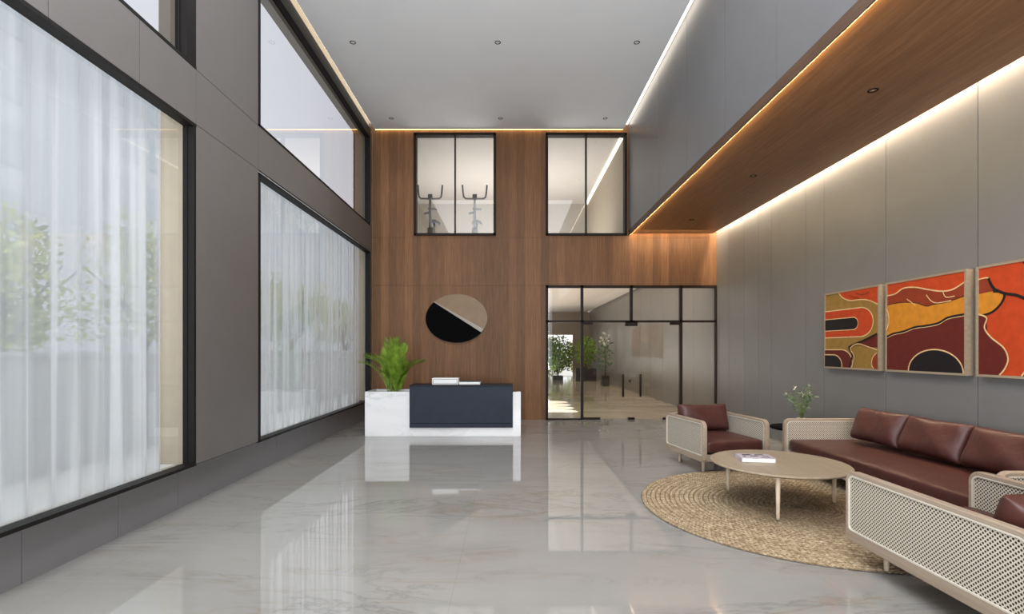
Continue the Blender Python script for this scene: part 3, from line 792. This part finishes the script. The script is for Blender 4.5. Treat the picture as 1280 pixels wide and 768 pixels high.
p3 = [('p', smooth_pts([(0, .9), (.1, .9), (.13, .83), (.2, .76), (0, .74)]), 'p_brown'), ('p', y3, 'p_yel'), ('l', y3[8:], 'p_blk', .022), ('p', m3+[(0, 0)], 'p_mar'), ('l', m3, 'p_cream'),
      ('l', smooth_pts([(0, .9), (.1, .9), (.14, .82), (.22, .755)]), 'p_cream', .012), ('l', smooth_pts([(.1, .9), (.15, .8), (.25, .74), (.36, .71), (.5, .64), (.7, .6), (1, .6)]), 'p_blk', .026),
      ('p', k3+[(1, 0), (1, .2), (.8, .3)], 'p_blk'), ('l', k3, 'p_cream'), ('p', smooth_pts([(.42, 1), (.52, .93), (.7, .9), (1, .84)])+[(1, 1)], 'p_yel'), ('l', smooth_pts([(.42, 1), (.52, .93), (.7, .9), (1, .84)]), 'p_blk', .03)]
painting(6.08, 7.14, 1.253, 2.283, 'p_olive', p1, 'framed abstract painting with a red ring around a black oval on olive')
painting(4.92, 5.98, 1.253, 2.283, 'p_red', p2, 'framed abstract painting with a yellow band and black dome, centre of three')
painting(3.76, 4.82, 1.253, 2.283, 'p_red', p3, 'framed orange abstract painting with branching black lines, nearest the right edge')

# ------------------------------------------------------------------ cane seating
ZB, ZT = .16, .65
def uv_panel(bm, quad, uvs):
    uvl = bm.loops.layers.uv.get('UVMap') or bm.loops.layers.uv.new('UVMap')
    f = bm.faces.new([bm.verts.new(q) for q in quad])
    for lp, uv in zip(f.loops, uvs): lp[uvl].uv = uv
def cane_arm(parent, xc, y0, y1, t=.055, name='armrest', rot=None, zt=ZT):
    """rounded oak frame in the y-z plane, front at y0, woven cane infill; rot maps (y,z,d) for the back panel."""
    to3 = rot or (lambda u, v, q: (xc+q, u, v))
    bm = B()
    O = rrect(y0, y1, ZB, zt, (.05, .05, .08, .08)); I = rrect(y0+.028, y1-.028, ZB+.075, zt-.03, (.03, .03, .055, .055))
    ring_extrude(bm, O, I, -t/2, t/2, to3)
    bmesh.ops.recalc_face_normals(bm, faces=bm.faces)
    arm = new_obj(name, bm, 'oak', parent); auto(arm, 35)
    bv = arm.modifiers.new('soft', 'BEVEL'); bv.width = .006; bv.segments = 2; bv.limit_method = 'ANGLE'
    bm = B()
    for q in (-t/2+.008, t/2-.008):
        pts = rrect(y0+.026, y1-.026, ZB+.073, zt-.028, (.03, .03, .055, .055))
        uvl = bm.loops.layers.uv.get('UVMap') or bm.loops.layers.uv.new('UVMap')
        f = bm.faces.new([bm.verts.new(to3(u, v, q)) for u, v in pts])
        for lp, uv in zip(f.loops, pts): lp[uvl].uv = uv
    new_obj('cane_panel', bm, 'cane', arm, False, False)
    bm = B(); poly_extrude(bm, rrect(y0+.02, y1-.02, ZB+.068, zt-.022, (.03, .03, .055, .055)), -.002, .002, to3); new_obj('cane_lining', bm, 'lining', arm)
    bm = B()
    O2 = rrect(y0+.026, y1-.026, ZB+.073, zt-.028, (.03, .03, .055, .055)); I2 = rrect(y0+.036, y1-.036, ZB+.083, zt-.038, (.022, .022, .047, .047))
    for q0, q1 in ((-t/2-.001, -t/2+.010), (t/2-.010, t/2+.001)): ring_extrude(bm, O2, I2, q0, q1, to3)
    new_obj('cane_beading', bm, 'cane_edge', arm)
    return arm

def seat_unit(name, W, D, loc, rz, label, cat, group=None, seat_top=.42):
    """front faces local -y; origin at the middle of the footprint."""
    r = empty(name, loc, rz, label, cat, group)
    t = .055; y0, y1 = -D/2, D/2
    for s in (-1, 1): cane_arm(r, s*(W/2-t/2), y0, y1, t)
    cane_arm(r, 0, -W/2+t+.004, W/2-t-.004, t, 'backrest', lambda u, v, q: (u, y1-t/2-.006+q, v))
    bm = B(); xi = W/2-t
    box(bm, (-xi, y0+.035, ZB+.0), (xi, y0+.075, ZB+.085), 0, .006); box(bm, (-xi, y0+.075, ZB+.03), (xi, y1-t-.01, ZB+.075))
    new_obj('seat_frame', bm, 'oak', r)
    # seat cushion, soft rounded slab
    bm = B(); box(bm, (-xi+.006, y0+.015, ZB+.088), (xi-.006, y1-t-.016, seat_top), 0)
    bmesh.ops.subdivide_edges(bm, edges=bm.edges[:], cuts=9, use_grid_fill=True)
    cz_ = (ZB+.088+seat_top)/2; hz = (seat_top-ZB-.088)/2; hx = xi-.006; hy = (y1-t-.016-y0-.015)/2; cy_ = (y1-t-.016+y0+.015)/2
    for v in bm.verts:
        u, w_ = (v.co.x)/hx, (v.co.y-cy_)/hy
        k = (1-abs(u)**6)*(1-abs(w_)**6)
        zz = (v.co.z-cz_)/hz
        v.co.z = cz_+zz*hz*(.80+.2*k)+(.012*math.sin(3*u+1)*k if zz > 0 else 0)
        rnd_ = 1-.03*(abs(zz)**4)
        v.co.y = cy_+(v.co.y-cy_)*rnd_; v.co.x *= 1-.012*abs(zz)**4
    sc_ = new_obj('seat_cushion', bm, 'leather', r, True)
    bv = sc_.modifiers.new('sub', 'SUBSURF'); bv.levels = 1; bv.render_levels = 1
    nl = [-W/2+.13, W/2-.13] if W < 1.5 else [-W/2+.15, 0, W/2-.15]
    for lx in nl:
        for ly in (y0+.22, y1-.14):
            bm = B(); wx = loc[0]+lx*math.cos(rz)-ly*math.sin(rz); wy = loc[1]+lx*math.sin(rz)+ly*math.cos(rz)
            lz = .0225 if math.hypot(wx-2.76, wy-4.87) < 1.475 else 0
            lathe(bm, [(0, lz), (.014, lz), (.0155, lz+.01), (.021, ZB+.03), (0, ZB+.03)], 18, (lx, ly, 0)); new_obj('leg', bm, 'oak_flat', r, True)
    return r
def cushion(loc, rz, W, H, Tt, tilt, label, group=None, seed=1):
    bm = pillow_mesh(W, H, Tt, 18, 1, seed)
    o = new_obj('back_cushion', bm, 'leather', None, True)
    o.location = loc; o.rotation_euler = (tilt, 0, rz)
    sb = o.modifiers.new('sub', 'SUBSURF'); sb.levels = 1; sb.render_levels = 1
    return tag(o, label, 'cushion', group)

# far armchair
TH = math.radians(10)
fc = (2.66, 6.62)
seat_unit('armchair', .88, .94, (fc[0], fc[1], 0), TH, 'pale oak and cane armchair with brown leather seat, facing the hall beside the glass doors', 'armchair')
def loc_of(c, th, x, y, z): return (c[0]+x*math.cos(th)-y*math.sin(th), c[1]+x*math.sin(th)+y*math.cos(th), z)
cushion(loc_of(fc, TH, 0, .27, .60), TH, .70, .36, .20, math.radians(-16), 'brown leather back cushion leaning in the far armchair', None, 2)
# near armchair, deep, facing away
ncx, ncy, nD = 2.865, 2.99, 1.32
seat_unit('armchair', .93, nD, (ncx, ncy, 0), PI, 'large cane sided armchair in the near right corner, seen from its outer arm', 'armchair')
cushion((ncx, ncy-.36, .605), PI, .72, .32, .20, math.radians(-18), 'brown leather cushion behind the near chair arm at the right edge', None, 3)
# long sofa against the painting wall
sx, sy, sL, sD = 3.92, 4.98, 2.84, 1.0
seat_unit('sofa', sL, sD, (sx, sy, 0), -PI/2, 'long brown leather sofa with cane arms under the paintings', 'sofa')
for yy, lab, sd in ((5.72, 'brown leather sofa back cushion beside the far cane arm', 4), (4.98, 'middle brown leather back cushion of the long sofa', 5), (4.24, 'brown leather sofa back cushion at the right edge of the picture', 6)):
    cushion((4.15, yy, .637), -PI/2, .735, .385, .23, math.radians(-22), lab, 'back cushions on the long sofa', sd)

# ------------------------------------------------------------------ rug, table, book
RC, RR = (2.76, 4.87), 1.45
bm = B(); rnd = random.Random(4)
lathe(bm, [(0, .001), (RR-.02, .001), (RR-.02, .008), (0, .008)], 64)
rw = .046; nring = int(RR/rw)
def strand(c, d, L, w_, h):
    s = Vector((-d.y, d.x, 0)); ring = []
    prof = ((-.5, .15), (-.25, .85), (.05, 1), (.3, .8), (.5, .12))
    rows = []
    for t_, k in prof:
        p = c+d*L*t_
        rows.append([bm.verts.new(p+s*w_*k*q+Vector((0, 0, h*k*e-.002))) for q, e in ((-.5, 0), (-.28, .8), (.1, 1), (.4, .6), (.5, 0))])
    for a, b in zip(rows, rows[1:]):
        for k in range(4): bm.faces.new((a[k], a[k+1], b[k+1], b[k])).smooth = True
for i in range(nring):
    r = RR-rw*(i+.5)
    if r < .05: continue
    n = max(6, int(2*PI*r/.040))
    for k in range(n):
        a = 2*PI*(k+rnd.uniform(-.15, .15))/n
        for s in (-1, 1):
            rr_ = r+s*rw*.24
            c = Vector((rr_*math.cos(a+s*.25/n*6.28*.5), rr_*math.sin(a+s*.25/n*6.28*.5), .008))
            tg = Vector((-math.sin(a), math.cos(a), 0)); rd = Vector((math.cos(a), math.sin(a), 0))
            dd = (tg+rd*(-s)*.55+Vector((rnd.uniform(-.1, .1), rnd.uniform(-.1, .1), 0))).normalized()
            strand(c, dd, .058*rnd.uniform(.85, 1.15), .026, .012*rnd.uniform(.75, 1.15))
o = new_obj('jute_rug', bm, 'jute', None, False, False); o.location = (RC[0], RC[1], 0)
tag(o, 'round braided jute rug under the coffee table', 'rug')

tc = (2.60, 4.94); TZ = .42
ct = empty('coffee_table', (tc[0], tc[1], 0.0225), 0, 'round pale wood coffee table on three legs standing on the jute rug', 'coffee table')
bm = B(); lathe(bm, [(0, TZ-.052), (.57, TZ-.052), (.602, TZ-.042), (.612, TZ-.034), (.612, TZ-.026), (.606, TZ-.020), (0, TZ-.018)], 96); auto(new_obj('table_top', bm, 'table', ct), 25)
for a in (242, 121, 1.5):
    a = math.radians(a); bm = B(); lathe(bm, [(0, 0), (.013, 0), (.0145, .02), (.021, TZ-.05), (0, TZ-.05)], 20, (.55*math.cos(a), .55*math.sin(a), 0)); new_obj('leg', bm, 'oak_flat', ct, True)
bx, by = px(944, 5.0), 5.0
bk = empty('book', (bx, by, TZ+.006), math.radians(-8), 'white paperback book with dark printed cover on the coffee table', 'book')
bm = B(); box(bm, (-.15, -.105, 0), (.15, .105, .036)); new_obj('pages', bm, 'white', bk)
bm = B(); box(bm, (-.153, -.108, .0365), (.153, .108, .040)); box(bm, (-.157, -.108, -.0005), (-.1535, .108, .040)); new_obj('cover', bm, 'mauve', bk)
bm = B()
for q in ((-.12, .02, -.02, .085), (.0, .035, .10, .09), (-.06, -.03, .03, .015), (.05, -.02, .13, .02), (-.13, -.05, -.09, .0), (.02, -.09, .12, -.06)):
    poly_extrude(bm, [(q[0], q[1]), (q[2], q[1]+.012), (q[2]-.01, q[3]), (q[0]+.02, q[3]-.012)], .0402, .0408, lambda u, v, z: (u, v, z))
new_obj('cover_print', bm, 'ink', bk)

# side table and sprig between armchair and sofa
st = empty('side_table', (4.02, 7.15, 0), 0, 'small black round side table in the corner between armchair and sofa', 'side table')
bm = B(); lathe(bm, [(0, .40), (.33, .40), (.338, .41), (.338, .425), (.33, .432), (0, .432)], 40); auto(new_obj('table_top', bm, 'black', st), 30)
bm = B(); lathe(bm, [(0, 0), (.2, 0), (.2, .015), (.03, .03), (.025, .4), (0, .4)], 24); auto(new_obj('pedestal', bm, 'black', st), 30)
pl = empty('potted_sprig', (4.06, 7.1, .432), 0, 'small leafy sprig plant in a pot behind the sofa arm', 'plant')
bm = B(); lathe(bm, [(0, 0), (.055, 0), (.075, .05), (.07, .12), (.06, .125), (.058, .11), (0, .11)], 28); auto(new_obj('pot', bm, 'white', pl), 40)
rnd = random.Random(9); bs, bl = B(), B()
for k in range(11):
    a = k*2.4; sp = rnd.uniform(.06, .2); h = rnd.uniform(.3, .5); pts = [(0, 0, .1), (sp*.4*math.cos(a), sp*.4*math.sin(a), .1+h*.55), (sp*math.cos(a), sp*math.sin(a), .1+h)]
    tube(bs, pts, [.004, .003, .002], 5)
    for q in range(9):
        t = .35+.65*q/8; p = Vector(pts[1]).lerp(Vector(pts[2]), max(0, (t-.5)*2)) if t > .5 else Vector(pts[0]).lerp(Vector(pts[1]), t*2)
        leaf_quad(bl, p, rvec(rnd)+Vector((math.cos(a)*.5, math.sin(a)*.5, .2)), rvec(rnd), .075, .034, .3)
    if k % 3 == 0:
        bw = B()
        for q in range(5): leaf_quad(bw, Vector(pts[2]), rvec(rnd), rvec(rnd), .04, .03, .3)
        new_obj('flower', bw, 'blossom', pl, True, False)
new_obj('stem', bs, 'palm_stem', pl); new_obj('foliage', bl, 'leaf_blue', pl, True, False)

# ------------------------------------------------------------------ rear of the hall (behind the camera)
bm = B(); box(bm, (XL-WT, YR-.2, 0), (-2.3, YR, ZC+.2)); box(bm, (2.3, YR-.2, 0), (XR+.1, YR, ZC+.2)); box(bm, (-2.3, YR-.2, 5.4), (2.3, YR, ZC+.2)); struct(new_obj('wall_rear', bm, 'panel'))

# ------------------------------------------------------------------ outdoors
bm = B(); box(bm, (-60, -40, -.25), (60, 90, -.16)); struct(new_obj('ground', bm, 'paving'))
bm = B(); box(bm, (-6.3, -2, -.16), (-6.1, 45, 1.42)); box(bm, (-6.34, -2, 1.42), (-6.06, 45, 1.48)); struct(new_obj('wall_garden', bm, 'fence'))
bld = empty('outside_building', (-19, 25, -.16), 0, 'grey apartment building beyond the trees, seen dimly through the curtains', 'building')
bm = B(); box(bm, (-4, -30, 0), (0, 45, 15.5)); new_obj('facade', bm, 'facade', bld)
for k in range(6):
    for i in range(8):
        bm = B(); box(bm, (0, -28+i*9, 1.2+k*2.5), (.05, -23+i*9, 2.7+k*2.5)); new_obj('window', bm, 'facade_glass', bld)
def tree(loc, h, r, label, seed, n=1500):
    rnd = random.Random(seed); e = empty('garden_tree', loc, 0, label, 'tree', 'trees outside the left windows')
    bm = B(); tube(bm, [(0, 0, 0), (.05, .03, h*.3), (-.03, .05, h*.6)], [.11, .09, .06], 10)
    for k in range(6):
        a = k*1.05; tube(bm, [(0, .03, h*(.34+.04*k)), (r*.35*math.cos(a), r*.35*math.sin(a), h*.55+.1*k), (r*.7*math.cos(a), r*.7*math.sin(a), h*.7+.05*k)], [.05, .03, .012], 7)
    new_obj('trunk', bm, 'bark', e)
    bm = B(); cl = [(rvec(rnd), rnd.uniform(.3, .5)) for _ in range(14)]
    for k in range(n):
        c, q = cl[k % 14]; v = rvec(rnd); p = Vector((c.x*r*.75, c.y*r*.75, h*.68+c.z*h*.27))+v*q*r
        leaf_quad(bm, p, rvec(rnd), rvec(rnd), rnd.uniform(.12, .22), rnd.uniform(.06, .11), .3)
    new_obj('crown', bm, 'leaf', e, True, False)
    return e
for i, (x, y, h, r, lab) in enumerate([(-8.2, 8.2, 4.3, 1.5, 'yellow green garden tree outside the near window, leftmost in view'), (-8.4, 11.7, 4.6, 1.55, 'yellow green garden tree outside the near window, right of the first'), (-8.0, 15.2, 4.2, 1.5, 'yellow green garden tree outside, nearest to the wall pier between windows'),
        (-8.6, 20.0, 4.6, 1.7, 'garden tree dimly seen through the far lower window near its left edge'), (-8.4, 26.0, 4.3, 1.7, 'garden tree dimly seen through the far lower window toward the desk')]):
    tree((x, y, -.16), h, r, lab, 40+i)
for i, (x, y, lab) in enumerate([(2.3, 31, 'garden bush outside the end of the corridor, seen through the left glass panel'), (4.7, 32, 'garden bush outside the corridor end, behind the door frame')]):
    rnd = random.Random(80+i); e = empty('garden_bush', (x, y, -.16), 0, lab, 'bush')
    bm = B()
    for k in range(5): tube(bm, [(0, 0, 0), (math.cos(k*1.3)*.3, math.sin(k*1.3)*.3, .9), (math.cos(k*1.3)*.7, math.sin(k*1.3)*.7, 1.7)], [.04, .025, .01], 6)
    new_obj('stem', bm, 'bark', e); bm = B()
    for k in range(1700):
        v = rvec(rnd); leaf_quad(bm, Vector((v.x*1.3, v.y*.9, 1.25+v.z*1.25)), rvec(rnd), rvec(rnd), .2, .1, .3)
    new_obj('foliage', bm, 'leaf', e, True, False)

# ------------------------------------------------------------------ light
w = bpy.data.worlds.new('World'); S.world = w; w.use_nodes = True
nt = w.node_tree; nt.nodes.clear()
wo = nt.nodes.new('ShaderNodeOutputWorld'); bg = nt.nodes.new('ShaderNodeBackground')
bg.inputs[0].default_value = (.93, .96, 1, 1); bg.inputs[1].default_value = 1.9
nt.links.new(bg.outputs[0], wo.inputs[0])

def lamp(typ, name, loc, rot, power, color=(1, 1, 1), **kw):
    L = bpy.data.lights.new(name, typ); L.energy = power; L.color = color
    for k, v in kw.items(): setattr(L, k, v)
    o = bpy.data.objects.new(name, L); COL.objects.link(o); o.location = loc; o.rotation_euler = rot
    return o
# added soft fill lamps for the hall, all out of view
lamp('AREA', 'rear_fill', (0, -4.6, 3.0), (PI/2, 0, 0), 240, (.95, .98, 1), shape='RECTANGLE', size=4.2, size_y=4.6)  # added fill behind the camera, stands in for light from the rear opening
lamp('AREA', 'hall_fill', (-.2, 1.4, ZC-.06), (0, 0, 0), 400, (.95, .975, 1), shape='RECTANGLE', size=4.4, size_y=9.5)  # unseen fill under the ceiling, added to lift overall brightness
lamp('AREA', 'ceiling_fill', (-.2, -2.0, 1.2), (PI*.9, 0, 0), 900, (.93, .97, 1), shape='RECTANGLE', size=4.0, size_y=3.5)  # unseen fill aimed upward, added to brighten the ceiling
for yy in (4.92, 7.33, 9.8): lamp('SPOT', 'soffit_spot', (3.5, yy, 3.98), (0, 0, 0), 70 if yy > 9 else 24, (1, .9, .76), spot_size=1.5, spot_blend=.8, shadow_soft_size=.03)
for yy in (7.88, 10.46):
    for xx in (-2.4, -.17, 1.97): lamp('SPOT', 'ceiling_spot', (xx, yy, ZC-.03), (0, 0, 0), 30, (1, .93, .84), spot_size=1.3, spot_blend=.9, shadow_soft_size=.04)
lamp('AREA', 'gym_fill', (0, 14.0, GZ0+.2), (PI, 0, 0), 135, (1, .98, .96), shape='RECTANGLE', size=4.5, size_y=3.5)  # added fill, no fitting there; lights the gym ceiling from below
lamp('AREA', 'corridor_fill', (2.0, YB+.25, 3.3), (PI*.40, 0, 0), 95, (1, .93, .84), shape='RECTANGLE', size=2.0, size_y=.4)  # added fill hidden above the doors, brightens the corridor
lamp('AREA', 'corridor_ceiling_fill', (1.6, 20, .5), (PI, 0, 0), 240, (1, .88, .74), shape='RECTANGLE', size=1.5, size_y=13)  # unseen upward fill, added to warm and lift the corridor ceiling
for k in range(7): lamp('SPOT', 'wall_washer', (XR-.30, 15.0+k*1.9, CZ-.05), (0, .10, 0), 130, (1, .9, .76), spot_size=.8, spot_blend=.5, shadow_soft_size=.03)
lamp('AREA', 'soffit_end_fill', (3.5, YB-.42, 3.95), (PI*.27, 0, 0), 9, (1, .86, .62), shape='RECTANGLE', size=1.75, size_y=.05)  # unseen lamp floating below the soffit, added to brighten the timber wall
# daylight patch on the corridor floor
for k in range(4):
    yy = 12.55+.75*k
    dl = lamp('SPOT', 'corridor_daylight', (-1.4, yy, 3.4), (0, 0, 0), 5000, (1, 1, 1), spot_size=.175, spot_blend=.05, shadow_soft_size=.01)
    dl.rotation_euler = (Vector((1.2, yy, 0))-Vector((-1.4, yy, 3.4))).to_track_quat('-Z', 'Y').to_euler(); dl.data.use_square = True

# ------------------------------------------------------------------ camera and render look
cam = bpy.data.cameras.new('camera'); co = bpy.data.objects.new('camera', cam); COL.objects.link(co)
co.location = (0, 0, 1.5); co.rotation_euler = (PI/2, 0, 0)
cam.lens = 18; cam.sensor_width = 36; cam.sensor_fit = 'HORIZONTAL'; cam.shift_x = 4/1280; cam.shift_y = 54/1280
cam.clip_start = .05; cam.clip_end = 300
S.camera = co
S.view_settings.view_transform = 'Standard'; S.view_settings.look = 'None'; S.view_settings.exposure = 0
c = S.cycles
c.max_bounces = 12; c.diffuse_bounces = 5; c.glossy_bounces = 6; c.transparent_max_bounces = 24; c.transmission_bounces = 8
c.sample_clamp_indirect = 6; c.caustics_reflective = False; c.caustics_refractive = False
c.use_denoising = True
